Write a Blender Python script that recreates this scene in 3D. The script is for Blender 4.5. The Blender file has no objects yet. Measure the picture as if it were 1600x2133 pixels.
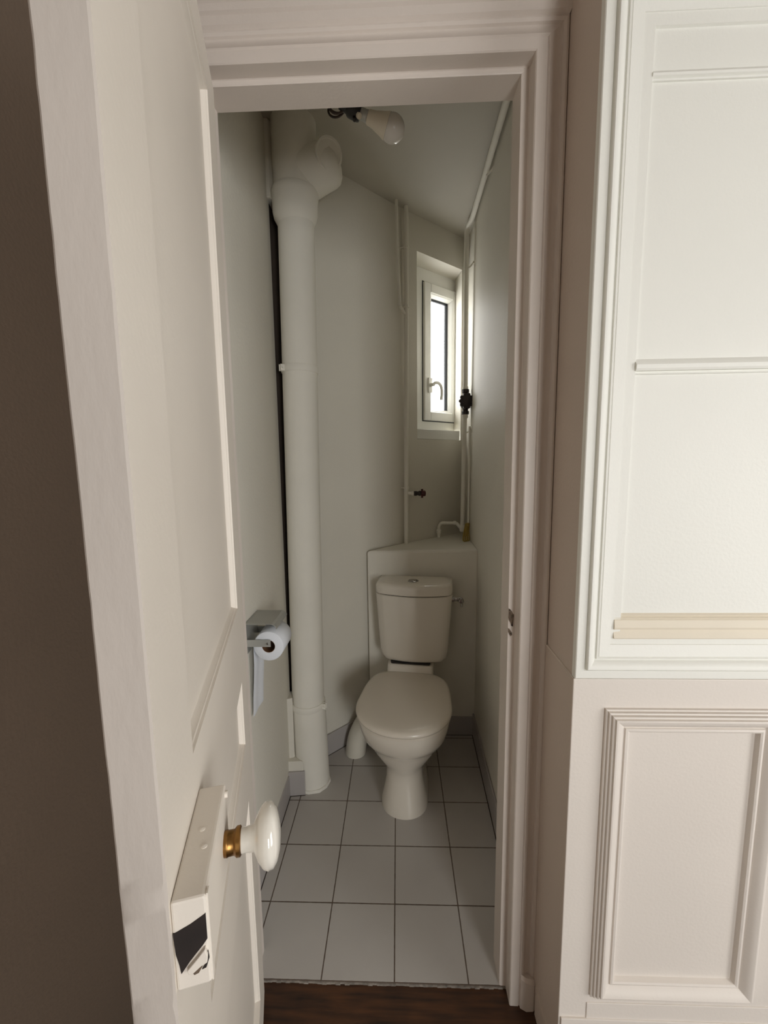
import bpy, bmesh, math, random
from mathutils import Vector, Matrix, noise
random.seed(7)
sc = bpy.context.scene
COL = sc.collection
PI = math.pi

# ------------------------------------------------------------------ materials
def nodes(name):
    m = bpy.data.materials.new(name); m.use_nodes = True
    nt = m.node_tree
    return m, nt, nt.nodes['Principled BSDF']

def paint(name, col, rough=.55, var=.06, vscale=3.0, bump=.25, bscale=140., tint=None, metal=0., coat=0., spec=.5, streak=None):
    m, nt, b = nodes(name)
    N, L = nt.nodes.new, nt.links.new
    tc = N('ShaderNodeTexCoord')
    n1 = N('ShaderNodeTexNoise'); n1.inputs['Scale'].default_value = vscale; n1.inputs['Detail'].default_value = 5
    mp = N('ShaderNodeMapping')
    if streak: mp.inputs['Scale'].default_value = streak
    L(tc.outputs['Object'], mp.inputs['Vector']); L(mp.outputs['Vector'], n1.inputs['Vector'])
    r = N('ShaderNodeValToRGB')
    c2 = tint or tuple(c * (1 - var * 2) for c in col)
    r.color_ramp.elements[0].position = .3; r.color_ramp.elements[1].position = .7
    r.color_ramp.elements[0].color = (*c2, 1); r.color_ramp.elements[1].color = (*col, 1)
    L(n1.outputs['Fac'], r.inputs['Fac']); L(r.outputs['Color'], b.inputs['Base Color'])
    b.inputs['Roughness'].default_value = rough; b.inputs['Metallic'].default_value = metal
    b.inputs['Specular IOR Level'].default_value = spec
    if coat: b.inputs['Coat Weight'].default_value = coat; b.inputs['Coat Roughness'].default_value = .08
    if bump:
        n2 = N('ShaderNodeTexNoise'); n2.inputs['Scale'].default_value = bscale; n2.inputs['Detail'].default_value = 3
        L(mp.outputs['Vector'], n2.inputs['Vector'])
        bp = N('ShaderNodeBump'); bp.inputs['Strength'].default_value = bump; bp.inputs['Distance'].default_value = .002
        L(n2.outputs['Fac'], bp.inputs['Height']); L(bp.outputs['Normal'], b.inputs['Normal'])
    return m

def tile_mat():
    m, nt, b = nodes('white_floor_tile')
    N, L = nt.nodes.new, nt.links.new
    tc = N('ShaderNodeTexCoord'); sp = N('ShaderNodeSeparateXYZ'); L(tc.outputs['Object'], sp.inputs[0])
    def M(op, a, bb=None, c=None):
        n = N('ShaderNodeMath'); n.operation = op
        for i, v in enumerate((a, bb, c)):
            if v is None: continue
            if hasattr(v, 'links'): L(v, n.inputs[i])
            else: n.inputs[i].default_value = v
        return n.outputs[0]
    wob = N('ShaderNodeTexNoise'); wob.inputs['Scale'].default_value = 60; L(tc.outputs['Object'], wob.inputs['Vector'])
    ds = []
    for ax, off in (('X', -.4207), ('Y', .9550)):
        v = M('ADD', sp.outputs[ax], -off + 4.0 + .1)
        v = M('MODULO', v, .2)
        v = M('SUBTRACT', v, .1); ds.append(M('ABSOLUTE', v))
    d = M('MINIMUM', ds[0], ds[1])
    d = M('ADD', d, M('MULTIPLY', M('SUBTRACT', wob.outputs['Fac'], .5), .0012))
    g = N('ShaderNodeMapRange'); g.inputs['From Min'].default_value = .0011; g.inputs['From Max'].default_value = .0023
    L(d, g.inputs['Value'])
    n1 = N('ShaderNodeTexNoise'); n1.inputs['Scale'].default_value = 3.5; n1.inputs['Detail'].default_value = 6; L(tc.outputs['Object'], n1.inputs['Vector'])
    r = N('ShaderNodeValToRGB'); r.color_ramp.elements[0].position = .3; r.color_ramp.elements[1].position = .7
    r.color_ramp.elements[0].color = (.455, .430, .405, 1); r.color_ramp.elements[1].color = (.50, .48, .455, 1)
    L(n1.outputs['Fac'], r.inputs['Fac'])
    mx = N('ShaderNodeMix'); mx.data_type = 'RGBA'
    mx.inputs[6].default_value = (.105, .075, .055, 1)
    L(g.outputs[0], mx.inputs[0]); L(r.outputs['Color'], mx.inputs[7]); L(mx.outputs[2], b.inputs['Base Color'])
    rr = M('SUBTRACT', .85, M('MULTIPLY', g.outputs[0], .45)); L(rr, b.inputs['Roughness'])
    bp = N('ShaderNodeBump'); bp.inputs['Strength'].default_value = .5; bp.inputs['Distance'].default_value = .002
    L(g.outputs[0], bp.inputs['Height']); L(bp.outputs['Normal'], b.inputs['Normal'])
    return m

def wood_mat():
    m, nt, b = nodes('dark_parquet')
    N, L = nt.nodes.new, nt.links.new
    tc = N('ShaderNodeTexCoord'); mp = N('ShaderNodeMapping'); mp.inputs['Scale'].default_value = (2.2, 26, 1)
    L(tc.outputs['Object'], mp.inputs['Vector'])
    n = N('ShaderNodeTexNoise'); n.inputs['Scale'].default_value = 3; n.inputs['Detail'].default_value = 8; L(mp.outputs['Vector'], n.inputs['Vector'])
    n3 = N('ShaderNodeTexNoise'); n3.inputs['Scale'].default_value = 9; L(tc.outputs['Object'], n3.inputs['Vector'])
    ad = N('ShaderNodeMath'); ad.operation = 'MULTIPLY_ADD'; ad.inputs[1].default_value = .5
    L(n3.outputs['Fac'], ad.inputs[0]); L(n.outputs['Fac'], ad.inputs[2])
    r = N('ShaderNodeValToRGB')
    r.color_ramp.elements[0].position = .5; r.color_ramp.elements[0].color = (.016, .006, .002, 1)
    r.color_ramp.elements[1].position = .95; r.color_ramp.elements[1].color = (.085, .031, .009, 1)
    L(ad.outputs[0], r.inputs['Fac']); L(r.outputs['Color'], b.inputs['Base Color'])
    b.inputs['Roughness'].default_value = .55
    bp = N('ShaderNodeBump'); bp.inputs['Strength'].default_value = .3; bp.inputs['Distance'].default_value = .002
    L(n.outputs['Fac'], bp.inputs['Height']); L(bp.outputs['Normal'], b.inputs['Normal'])
    return m

def glass_mat():
    m, nt, b = nodes('window_glass')
    b.inputs['Base Color'].default_value = (1, 1, 1, 1)
    b.inputs['Roughness'].default_value = 0.0; b.inputs['IOR'].default_value = 1.45
    out = nt.nodes['Material Output']
    tr = nt.nodes.new('ShaderNodeBsdfTransparent'); gl = nt.nodes.new('ShaderNodeBsdfGlossy'); gl.inputs['Roughness'].default_value = .02
    mix = nt.nodes.new('ShaderNodeMixShader'); mix.inputs[0].default_value = .05
    nt.links.new(tr.outputs[0], mix.inputs[1]); nt.links.new(gl.outputs[0], mix.inputs[2])
    nt.links.new(mix.outputs[0], out.inputs['Surface'])
    return m

MAT = dict(
    hall=paint('hall_pinkish_white_paint', (.755, .70, .64), .5, .03, 2.5, .16, 160),
    door=paint('door_white_gloss_paint', (.78, .725, .65), .5, .03, 4, .15, 130, spec=.3),
    ret=paint('return_wall_shade_paint', (.58, .495, .425), .6, .03, 3, .3, 140),  # shade of the return faces put into a darker colour
    dim=paint('hall_unseen_dim_paint', (.34, .29, .245), .6, .03, 2, .1, 90),  # unseen hall surfaces, darkened to cut bounced light
    edge=paint('door_edge_worn_shade_paint', (.53, .48, .435), .6, .05, 9, .28, 120, streak=(1, 1, .35)),
    upper=paint('panel_cool_white_paint', (.82, .82, .765), .5, .02, 2.5, .20, 150),
    cream=paint('cream_shade_paint', (.76, .69, .56), .5, .03, 6, .15, 130),  # less lit up-facing tone put into a cream tint
    frame=paint('door_frame_paint', (.67, .605, .55), .45, .03, 4, .18, 130),
    wc=paint('water_closet_wall_paint', (.71, .685, .61), .55, .03, 2.2, .4, 110),
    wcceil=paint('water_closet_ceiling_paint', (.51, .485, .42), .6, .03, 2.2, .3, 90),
    pipe=paint('painted_pipe', (.80, .78, .71), .7, .03, 5, .2, 90, spec=.12),
    taupe=paint('dark_taupe_wall', (.25, .19, .142), .6, .04, 3, .3, 140),
    recess=paint('dark_recess_shade', (.05, .035, .025), .9, .2, 6, .3, 60),  # dark colour painting shade into the gap behind the soil pipe
    plinth=paint('grey_skirting_tile', (.43, .405, .395), .35, .04, 5, .05, 60),
    ceramic=paint('white_ceramic', (.70, .655, .575), .14, .015, 2, 0, coat=.5),
    plastic=paint('white_seat_plastic', (.70, .645, .56), .25, .015, 2, 0),
    pvc=paint('white_plastic_pipe', (.66, .63, .55), .35, .03, 6, 0),
    upvc=paint('white_window_plastic', (.80, .80, .76), .3, .01, 2, 0),
    chrome=paint('chrome', (.42, .41, .39), .12, .02, 5, 0, metal=1),
    steel=paint('brushed_grey_metal', (.46, .465, .44), .42, .03, 8, .1, 200, metal=.55),
    brass=paint('aged_brass', (.36, .19, .06), .32, .15, 40, .1, 90, metal=1),
    porcelain=paint('porcelain_knob', (.80, .77, .70), .08, .02, 3, 0, coat=1),
    black=paint('black_bakelite', (.016, .013, .011), .4, .2, 30, .1, 60),
    iron=paint('dark_iron', (.03, .02, .017), .55, .2, 40, .3, 70),
    darkhole=paint('dark_lock_interior', (.02, .013, .011), .7, .2, 30, .3, 60),
    red=paint('dark_red_tap_paint', (.075, .010, .010), .4, .2, 40, 0),
    bulbbody=paint('bulb_white_plastic', (.74, .68, .56), .4, .02, 5, 0),
    globe=paint('frosted_bulb_globe', (.66, .63, .58), .22, .02, 5, 0, coat=.5),
    wire=paint('brown_flex', (.05, .03, .02), .5, .2, 40, 0),
    yellow=paint('yellow_flex', (.38, .27, .05), .5, .1, 40, 0),
    paper=paint('toilet_paper', (.74, .77, .82), .9, .02, 20, .3, 180),
    card=paint('cardboard_core', (.16, .075, .03), .85, .1, 30, .1, 90),
    gasket=paint('dark_window_seal', (.05, .055, .065), .6, .1, 30, 0),
    chip=paint('old_wood_showing', (.19, .135, .09), .8, .35, 160, .4, 90),
    chipdark=paint('dark_hole_and_joint', (.035, .022, .015), .8, .2, 60, 0),
    crumb=paint('crumbled_grout', (.30, .265, .225), .9, .25, 80, .6, 60),
    tile=tile_mat(), wood=wood_mat(), glass=glass_mat(),
)

# ------------------------------------------------------------------ mesh helpers
def wm(o):
    m = o.matrix_basis.copy()
    while o.parent:
        o = o.parent; m = o.matrix_basis @ m
    return m

def mk(name, bm, mat, parent=None, local=False, smooth=True, kind=None, angle=35, bevel=0):
    if parent is not None and not local:
        bm.transform(wm(parent).inverted())
    bmesh.ops.recalc_face_normals(bm, faces=bm.faces)
    me = bpy.data.meshes.new(name)
    bm.to_mesh(me); bm.free()
    if isinstance(mat, (list, tuple)):
        for k in mat: me.materials.append(MAT[k])
    else: me.materials.append(MAT[mat])
    if smooth:
        for p in me.polygons: p.use_smooth = True
        me.set_sharp_from_angle(angle=math.radians(angle))
    o = bpy.data.objects.new(name, me); COL.objects.link(o)
    if parent is not None: o.parent = parent
    if kind: o['kind'] = kind
    if bevel:
        md = o.modifiers.new('edge_bevel', 'BEVEL'); md.width = bevel; md.segments = 2; md.limit_method = 'ANGLE'; md.angle_limit = math.radians(40)
    return o

def empty(name, loc, rz=0, label=None, cat=None, group=None, kind=None):
    o = bpy.data.objects.new(name, None); COL.objects.link(o)
    o.location = loc; o.rotation_euler = (0, 0, rz); o.empty_display_size = .05
    tag(o, label, cat, group, kind); return o

def tag(o, label=None, cat=None, group=None, kind=None):
    if label: o['label'] = label
    if cat: o['category'] = cat
    if group: o['group'] = group
    if kind: o['kind'] = kind
    return o

def box(bm, a, b):
    x0, y0, z0 = a; x1, y1, z1 = b
    v = [bm.verts.new(p) for p in ((x0,y0,z0),(x1,y0,z0),(x1,y1,z0),(x0,y1,z0),(x0,y0,z1),(x1,y0,z1),(x1,y1,z1),(x0,y1,z1))]
    for f in ((0,3,2,1),(4,5,6,7),(0,1,5,4),(1,2,6,5),(2,3,7,6),(3,0,4,7)): bm.faces.new([v[i] for i in f])

def hexa(bm, pts):          # 8 points: bottom ring 4, top ring 4
    v = [bm.verts.new(p) for p in pts]
    for f in ((0,3,2,1),(4,5,6,7),(0,1,5,4),(1,2,6,5),(2,3,7,6),(3,0,4,7)): bm.faces.new([v[i] for i in f])

def prism(bm, poly, z0, z1):
    a = [bm.verts.new((x, y, z0)) for x, y in poly]; b = [bm.verts.new((x, y, z1)) for x, y in poly]
    n = len(poly)
    bm.faces.new(a[::-1]); bm.faces.new(b)
    for i in range(n): bm.faces.new((a[i], a[(i+1) % n], b[(i+1) % n], b[i]))

def loft(bm, rings, cap0=True, cap1=True, closed=True):
    R = [[bm.verts.new(p) for p in r] for r in rings]
    n = len(rings[0])
    for i in range(len(R)-1):
        for j in range(n if closed else n-1):
            bm.faces.new((R[i][j], R[i][(j+1) % n], R[i+1][(j+1) % n], R[i+1][j]))
    if cap0: bm.faces.new(R[0][::-1])
    if cap1: bm.faces.new(R[-1])
    return R

def frame_of(d):
    d = Vector(d).normalized()
    a = Vector((0,0,1)) if abs(d.z) < .9 else Vector((1,0,0))
    u = d.cross(a).normalized(); return u, d.cross(u).normalized()

def lathe(bm, prof, origin, axis, n=40):   # prof: list of (radius, distance along axis)
    o = Vector(origin); d = Vector(axis).normalized(); u, v = frame_of(d)
    rings = []
    for r, h in prof:
        r = max(r, 1e-5)
        rings.append([o + d*h + (u*math.cos(2*PI*k/n) + v*math.sin(2*PI*k/n))*r for k in range(n)])
    loft(bm, rings)

def tube(bm, pts, r, n=16, closed=False):
    pts = [Vector(p) for p in pts]; rings = []; u = None
    m = len(pts)
    for i, p in enumerate(pts):
        if closed: t = pts[(i+1) % m] - pts[i-1]
        else: t = (pts[min(i+1, m-1)] - pts[max(i-1, 0)])
        t.normalize()
        if u is None: u, _ = frame_of(t)
        u = (u - t*u.dot(t)).normalized(); v = t.cross(u)
        rr = r[i] if isinstance(r, (list, tuple)) else r
        rings.append([p + (u*math.cos(2*PI*k/n) + v*math.sin(2*PI*k/n))*rr for k in range(n)])
    if closed:
        rings.append(rings[0])
        loft(bm, rings, False, False)
    else: loft(bm, rings)

def smooth_path(pts, steps=8):
    pts = [Vector(p) for p in pts]; out = []
    P = [pts[0]*2 - pts[1]] + pts + [pts[-1]*2 - pts[-2]]
    for i in range(1, len(P)-2):
        for k in range(steps):
            t = k/steps; a, b, c, d = P[i-1], P[i], P[i+1], P[i+2]
            out.append(.5*((2*b) + (c-a)*t + (2*a-5*b+4*c-d)*t*t + (3*b-a-3*c+d)*t**3))
    out.append(pts[-1]); return out

def round_path(pts, r=.02, steps=6):    # polyline with rounded corners
    pts = [Vector(p) for p in pts]; out = [pts[0]]
    for i in range(1, len(pts)-1):
        a, b, c = pts[i-1], pts[i], pts[i+1]
        d1 = (a-b).normalized(); d2 = (c-b).normalized()
        q = min(r, (a-b).length*.45, (c-b).length*.45)
        s, e = b + d1*q, b + d2*q
        for k in range(steps+1):
            t = k/steps; out.append(s*(1-t)**2 + b*2*t*(1-t) + e*t*t)
    out.append(pts[-1]); return out

def NB(): return bmesh.new()

def quad(bm, pts): return bm.faces.new([bm.verts.new(p) for p in pts])

def grid_quad(bm, a, b, c, d, nu, nv, amp=0, sc_=3., nrm=(0,0,0)):
    a, b, c, d = map(Vector, (a, b, c, d)); nn = Vector(nrm)
    V = []
    for j in range(nv+1):
        row = []
        for i in range(nu+1):
            s, t = i/nu, j/nv
            p = a*(1-s)*(1-t) + b*s*(1-t) + c*s*t + d*(1-s)*t
            if amp: p = p + nn*(noise.noise(p*sc_)*amp)
            row.append(bm.verts.new(p))
        V.append(row)
    for j in range(nv):
        for i in range(nu): bm.faces.new((V[j][i], V[j][i+1], V[j+1][i+1], V[j+1][i]))

def mould_rect(bm, rect, prof, P):
    """mitred moulding. rect=(u0,v0,u1,v1) outer, prof=[(inset,height)], P(u,v,h)->world"""
    u0, v0, u1, v1 = rect
    rings = []
    for i, h in prof:
        rings.append([P(u0+i, v0+i, h), P(u1-i, v0+i, h), P(u1-i, v1-i, h), P(u0+i, v1-i, h)])
    loft(bm, rings, False, False)

def mould_bar(bm, u0, u1, prof, P):
    """horizontal moulding: prof=[(v,height)]"""
    loft(bm, [[P(u0, v, h) for v, h in prof], [P(u1, v, h) for v, h in prof]], False, False, closed=False)
    for u in (u0, u1):
        vs = [bm.verts.new(P(u, v, h)) for v, h in prof]
        if len(vs) > 2: bm.faces.new(vs)

# ------------------------------------------------------------------ plan constants
TILE_Y = .955
HC = 2.63                                    # ceiling height
DA, DB = Vector((-.354, 1.822)), Vector((.03, 2.19))      # diagonal wall line
WA, WB = Vector((.03, 2.19)), Vector((.403, 2.51))        # window wall line
wu = (WB-WA).normalized(); wn = Vector((wu.y, -wu.x))      # along, towards the room
def WP(u, o, z):
    p = WA + wu*u + wn*o; return Vector((p.x, p.y, z))
du = (DB-DA).normalized(); dn = Vector((du.y, -du.x))
def DP(u, o, z):
    p = DA + du*u + dn*o; return Vector((p.x, p.y, z))
def rwx(y, z):                                             # right wall of the closet, leaning a little
    t = (y-1.0)/1.51; s = z/HC
    return (.351 + .045*t)*(1-s) + (.397 + .013*t)*s

# ------------------------------------------------------------------ setting: closet
bm = NB(); box(bm, (-.75, TILE_Y, -.03), (.75, 2.8, 0)); mk('floor', bm, 'tile', kind='structure', smooth=False)
bm = NB(); box(bm, (-.72, -2.2, -.05), (2.7, TILE_Y, -.008)); mk('floor.001', bm, 'wood', kind='structure', smooth=False)
bm = NB()
for i in range(60):       # crumbled mortar along the tile edge
    x = -.43 + i*.0125; r = random.random()
    box(bm, (x, TILE_Y-.001-.0028*r, -.02), (x+.0128, TILE_Y+.001, -.0015-.001*r))
mk('trim_1', bm, 'crumb', kind='structure', smooth=False)
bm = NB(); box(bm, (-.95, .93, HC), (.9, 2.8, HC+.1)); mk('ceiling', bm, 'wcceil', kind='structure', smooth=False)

bm = NB(); box(bm, (-.62, .99, 0), (-.4695, 1.655, HC)); mk('wall_left', bm, 'wc', kind='structure', smooth=False, bevel=.004)
bm = NB()                                                 # low plaster stub closing the gap beside the soil pipe
prism(bm, [(-.474,1.583),(-.406,1.5885),(-.425,1.5995),(-.445,1.6185),(-.459,1.66),(-.474,1.665)], 0, .15)
prism(bm, [(-.474,1.6),(-.4475,1.611),(-.4595,1.64),(-.4625,1.665),(-.474,1.67)], .15, .42)
prism(bm, [(-.475,1.6285),(-.458,1.6285),(-.42,1.70),(-.475,1.72)], 2.365, HC)
mk('wall_left.001', bm, 'wc', kind='structure', smooth=False, bevel=.004)
bm = NB()
# diagonal wall, a gently uneven sheet with thickness behind it
grid_quad(bm, DP(-.36,0,-.01), DP(.575,0,-.01), DP(.575,0,HC+.02), DP(-.36,0,HC+.02), 24, 60, .004, 2.2, (dn.x, dn.y, 0))
grid_quad(bm, DP(-.36,-.1,0), DP(.60,-.1,0), DP(.60,-.1,HC), DP(-.36,-.1,HC), 1, 1)
mk('wall_back_left', bm, 'wc', kind='structure')
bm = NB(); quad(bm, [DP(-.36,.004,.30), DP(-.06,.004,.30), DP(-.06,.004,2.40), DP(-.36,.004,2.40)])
mk('wall_recess_shade', bm, 'recess', kind='structure', smooth=False)

# window wall with splayed opening
U0, U1, Z0, Z1, OB = .103, .452, 1.517, 2.462, -.12
BU0, BU1 = .165, .585
bm = NB()
for (a, b, c, d) in ((0, U0, 0, HC), (U1, .53, 0, HC), (U0, U1, 0, Z0), (U0, U1, Z1, HC)):
    quad(bm, [WP(a,0,c), WP(b,0,c), WP(b,0,d), WP(a,0,d)])
quad(bm, [WP(U0,0,Z0), WP(BU0,OB-.09,Z0), WP(BU0,OB-.09,Z1), WP(U0,0,Z1)])
quad(bm, [WP(U1,0,Z0), WP(BU1,OB-.09,Z0), WP(BU1,OB-.09,Z1), WP(U1,0,Z1)])
quad(bm, [WP(U0,0,Z1), WP(U1,0,Z1), WP(BU1,OB-.09,Z1-.0), WP(BU0,OB-.09,Z1-.0)])
quad(bm, [WP(U0,0,Z0), WP(U1,0,Z0), WP(BU1,OB-.09,Z0), WP(BU0,OB-.09,Z0)])
mk('wall_back', bm, 'wc', kind='structure', smooth=False)
bm = NB()
grid = [[(rwx(1.0+1.56*i/12, HC*j/10), 1.0+1.56*i/12, HC*j/10) for i in range(13)] for j in range(11)]
V = [[bm.verts.new(p) for p in r] for r in grid]
for j in range(10):
    for i in range(12): bm.faces.new((V[j][i], V[j][i+1], V[j+1][i+1], V[j+1][i]))
box(bm, (.52, .99, 0), (.62, 2.75, HC))
mk('wall_right', bm, 'wc', kind='structure')
# boxed-in ledge behind the cistern
bm = NB(); LZ = .965
prism(bm, [(-.155,1.988),(rwx(1.988,.5)+.008,1.988),(rwx(2.5,.5)+.01,2.52),(.045,2.205)], 0, LZ)
mk('wall_ledge', bm, 'wc', kind='structure', smooth=False, bevel=.011)

# skirting tiles
def skirt(name, A, B, h, t=.009, z0=0):
    A, B = Vector(A), Vector(B); d = (B-A).normalized(); n = Vector((d.y, -d.x))*t
    bm = NB(); prism(bm, [tuple(A), tuple(B), tuple(B+n), tuple(A+n)], z0, h)
    o = mk(name, bm, 'plinth', kind='structure', smooth=False, bevel=.002)
    bm = NB(); m = n*(1+.0028/t); prism(bm, [tuple(A+n), tuple(B+n), tuple(B+m), tuple(A+m)], -.01, .0006)   # dark joint at the foot
    mk('floor_joint', bm, 'chipdark', o, smooth=False)
    return o
skirt('baseboard_left', (-.4725, 1.0), (-.4725, 1.60), .095, .008)
skirt('baseboard_left.001', (-.472, 1.5835), (-.4035, 1.5915), .108, .010)
skirt('baseboard_back_left', tuple(DA+du*-.02), tuple(DA+du*.225), .105)
skirt('baseboard_back', (-.14, 1.988), (.385, 1.988), .098)
skirt('baseboard_right', (rwx(1.99, .05), 1.99), (rwx(1.0, .05), 1.0), .115, .008)

# ------------------------------------------------------------------ setting: hall
bm = NB()
box(bm, (-.80, .925, 0), (-.405, 1.0, HC+.15)); box(bm, (-.405, .925, 2.25), (.30, 1.0, HC+.15)); box(bm, (.285, .95, 0), (.36, 1.0, HC+.15))
mk('wall_front', bm, 'hall', kind='structure', smooth=False)
bm = NB(); box(bm, (-.70, -2.2, -.05), (-.60, .93, HC+.15)); mk('wall_hall_left', bm, 'taupe', kind='structure', smooth=False)
bm = NB(); box(bm, (-.70, -2.3, -.05), (2.7, -2.2, HC+.15)); mk('wall_hall_back', bm, 'dim', kind='structure', smooth=False)
bm = NB(); box(bm, (2.6, -2.2, -.05), (2.7, .8, HC+.15)); mk('wall_hall_right', bm, 'dim', kind='structure', smooth=False)
bm = NB(); box(bm, (-.70, -2.3, HC+.15), (2.7, 1.0, HC+.25)); mk('ceiling.001', bm, 'dim', kind='structure', smooth=False)
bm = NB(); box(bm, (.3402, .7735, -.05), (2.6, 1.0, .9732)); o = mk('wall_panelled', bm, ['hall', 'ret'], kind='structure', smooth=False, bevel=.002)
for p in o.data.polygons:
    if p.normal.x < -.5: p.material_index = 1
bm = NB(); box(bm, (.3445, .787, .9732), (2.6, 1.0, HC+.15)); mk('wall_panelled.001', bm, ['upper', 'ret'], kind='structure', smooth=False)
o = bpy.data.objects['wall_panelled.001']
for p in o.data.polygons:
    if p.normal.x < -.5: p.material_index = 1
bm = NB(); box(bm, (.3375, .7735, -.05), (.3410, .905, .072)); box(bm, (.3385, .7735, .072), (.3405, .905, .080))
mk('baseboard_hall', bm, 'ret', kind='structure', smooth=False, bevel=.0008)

PY = .787
def PU(u, v, h): return Vector((u, PY-h, v))
UF = (.3430, .9737, 1.30, 2.1882)
prof = [(0,-.001),(0,.0125),(.0015,.0140),(.0170,.0140),(.0180,.0115),(.0188,.0115),(.0200,.0185),(.0215,.0202),(.0240,.0200),(.0300,.0172),(.0350,.0128),(.0375,.0095),(.0390,.0090),(.0400,.0125),(.0425,.0128),(.0435,.0112),(.0450,.0122),(.0620,.0075),(.0670,.0066),(.0674,.0050),(.0780,.0046),(.0860,.0044),(.0872,.0000)]
bm = NB(); mould_rect(bm, UF, prof, PU); mk('trim_2', bm, ['upper'], kind='structure', angle=25)
# cream stepped bar sitting above the lower edge of the upper panel
bm = NB(); mould_bar(bm, .4165, 1.235, [(1.0525,.0),(1.0525,.0075),(1.0545,.0085),(1.0705,.0030),(1.0715,.0078),(1.0755,.0085),(1.0895,.0060),(1.0915,.0040),(1.0935,.0050),(1.0960,.0020),(1.0985,.0032),(1.1015,.0005),(1.1020,.0)], PU)
mk('trim_3', bm, 'cream', kind='structure', angle=20)
bm = NB(); mould_bar(bm, .4285, 1.235, [(1.5490,.0),(1.5493,.0035),(1.5512,.0045),(1.5518,.0012),(1.5548,.0018),(1.5552,.0065),(1.5590,.0090),(1.5655,.0098),(1.5668,.0092),(1.5765,.0)], PU)
mk('trim_4', bm, 'upper', kind='structure', angle=20)
bm = NB(); mould_bar(bm, .4285, 1.235, [(2.0215,.0),(2.0218,.0035),(2.0242,.0042),(2.0250,.0012),(2.0280,.0060),(2.0315,.0066),(2.0395,.0)], PU)
mk('trim_5', bm, 'upper', kind='structure', angle=20)

PY2 = .7735
def PL(u, v, h): return Vector((u, PY2-h, v))
prof2 = [(0,-.001),(.0003,.0055),(.0030,.0070),(.0040,.0050),(.0050,.0105),(.0078,.0115),(.0088,.0090),(.0100,.0150),(.0128,.0165),(.0140,.0145),(.0152,.0190),(.0180,.0198),(.0220,.0185),(.0280,.0140),(.0330,.0090),(.0355,.0065),(.0368,.0062),(.0380,.0095),(.0420,.0105),(.0455,.0090),(.0470,.0045),(.0485,.0)]
bm = NB(); mould_rect(bm, (.4035, .2520, .7440, .9135), prof2, PL); mk('trim_6', bm, 'hall', kind='structure', angle=25)
bm = NB(); mould_rect(bm, (.84, .2520, 1.1805, .9135), prof2, PL); mk('trim_7', bm, 'hall', kind='structure', angle=25)
bm = NB(); box(bm, (.399, .7715, .02), (2.6, .7740, .232)); box(bm, (.345, .7690, -.05), (2.6, .7740, .193)); mk('baseboard_panelled', bm, 'hall', kind='structure', smooth=False, bevel=.0015)

# ------------------------------------------------------------------ door frame (casing + stop), one swept profile
# profile: (offset outwards from the opening, Y)
jp = [(-.018,1.02),(-.018,.995),(-.0175,.957),(-.014,.9555),(-.002,.955),(0,.953),(0,.922),(.002,.9195),(.022,.9190),(.024,.9215),(.027,.9180),(.030,.9200),(.038,.9255),(.048,.9300),(.052,.9300),(.054,.9255),(.060,.9240),(.064,.9250),(.0665,.930),(.0665,1.02)]
XR, XL, ZT = .2782, -.3975, 2.1935
bm = NB()
# right jamb (vertical), mitred with the head
def jr(x, y, top):
    k = x if x >= 0 else x*.6
    return (XR + x, y, ZT + k if top else -.01)
loft(bm, [[jr(x,y,False) for x,y in jp], [jr(x,y,True) for x,y in jp]], True, False)
hp = [(x if x >= 0 else x*.6, y) for x, y in jp[:-2]] + [(.068,.9185),(.084,.9175),(.086,.9210),(.090,.9150),(.102,.9140),(.104,.9185),(.108,.9125),(.122,.9090),(.126,.9140),(.150,.9120),(.156,.9075),(.176,.9060),(.18,.93),(.18,1.02)]
loft(bm, [[(XR + (x if x < .0665 else .0665), y, ZT + x) for x, y in hp], [(XL - (x if 0 <= x < .03 else .03), y, ZT + x) for x, y in hp]], True, True)
# left jamb, mostly behind the open door
lp = [(0.0,1.02),(0.0,.955),(-.003,.953),(-.003,.922),(-.03,.919),(-.06,.924),(-.06,1.02)]
loft(bm, [[(XL+x, y, -.01) for x, y in lp], [(XL+x, y, ZT+.01) for x, y in lp]])
# plinth block
trim = mk('trim_8', bm, 'frame', kind='structure', angle=28)
bm = NB()
loft(bm, [[(XR+.026,.93,-.01),(XR+.026,.9150,-.01),(XR+.040,.9080,-.01),(XR+.058,.9090,-.01),(XR+.0665,.915,-.01),(XR+.0665,.95,-.01)],
          [(XR+.026,.93,.080),(XR+.026,.9150,.080),(XR+.040,.9080,.076),(XR+.058,.9090,.070),(XR+.0665,.915,.066),(XR+.0665,.95,.066)],
          [(XR+.028,.93,.088),(XR+.028,.9190,.088),(XR+.040,.9160,.082),(XR+.058,.9170,.076),(XR+.0665,.920,.070),(XR+.0665,.95,.070)]])
mk('trim_9', bm, 'frame', kind='structure', angle=30)
# old strike-plate scars on the right jamb
def scar(pts, mat, name, parent):
    bm = NB(); n = len(pts)
    a = [bm.verts.new((x, y, z)) for x, y, z in pts]; b = [bm.verts.new((x+.001, y+.001, z)) for x, y, z in pts]
    bm.faces.new(a); bm.faces.new(b[::-1])
    for i in range(n): bm.faces.new((a[i], a[(i+1)%n], b[(i+1)%n], b[i]))
    return mk(name, bm, mat, parent, smooth=False)
SY = .9535
def sp(dx, z): return (XR - .0160 + dx*1.15, SY, 1.020 + (z-1.0)*1.15)
s1 = scar([sp(-.001,1.026),sp(.003,1.022),sp(.0075,1.014),sp(.009,1.013),sp(.0075,.987),sp(.005,.991),sp(.0005,1.000),sp(-.0015,1.006)], 'chip', 'chipped_patch', trim)
s2 = scar([sp(-.001,.983),sp(.0015,.980),sp(.0055,.974),sp(.006,.969),sp(.0035,.966),sp(-.001,.976)], 'chip', 'chipped_patch', trim)
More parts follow.
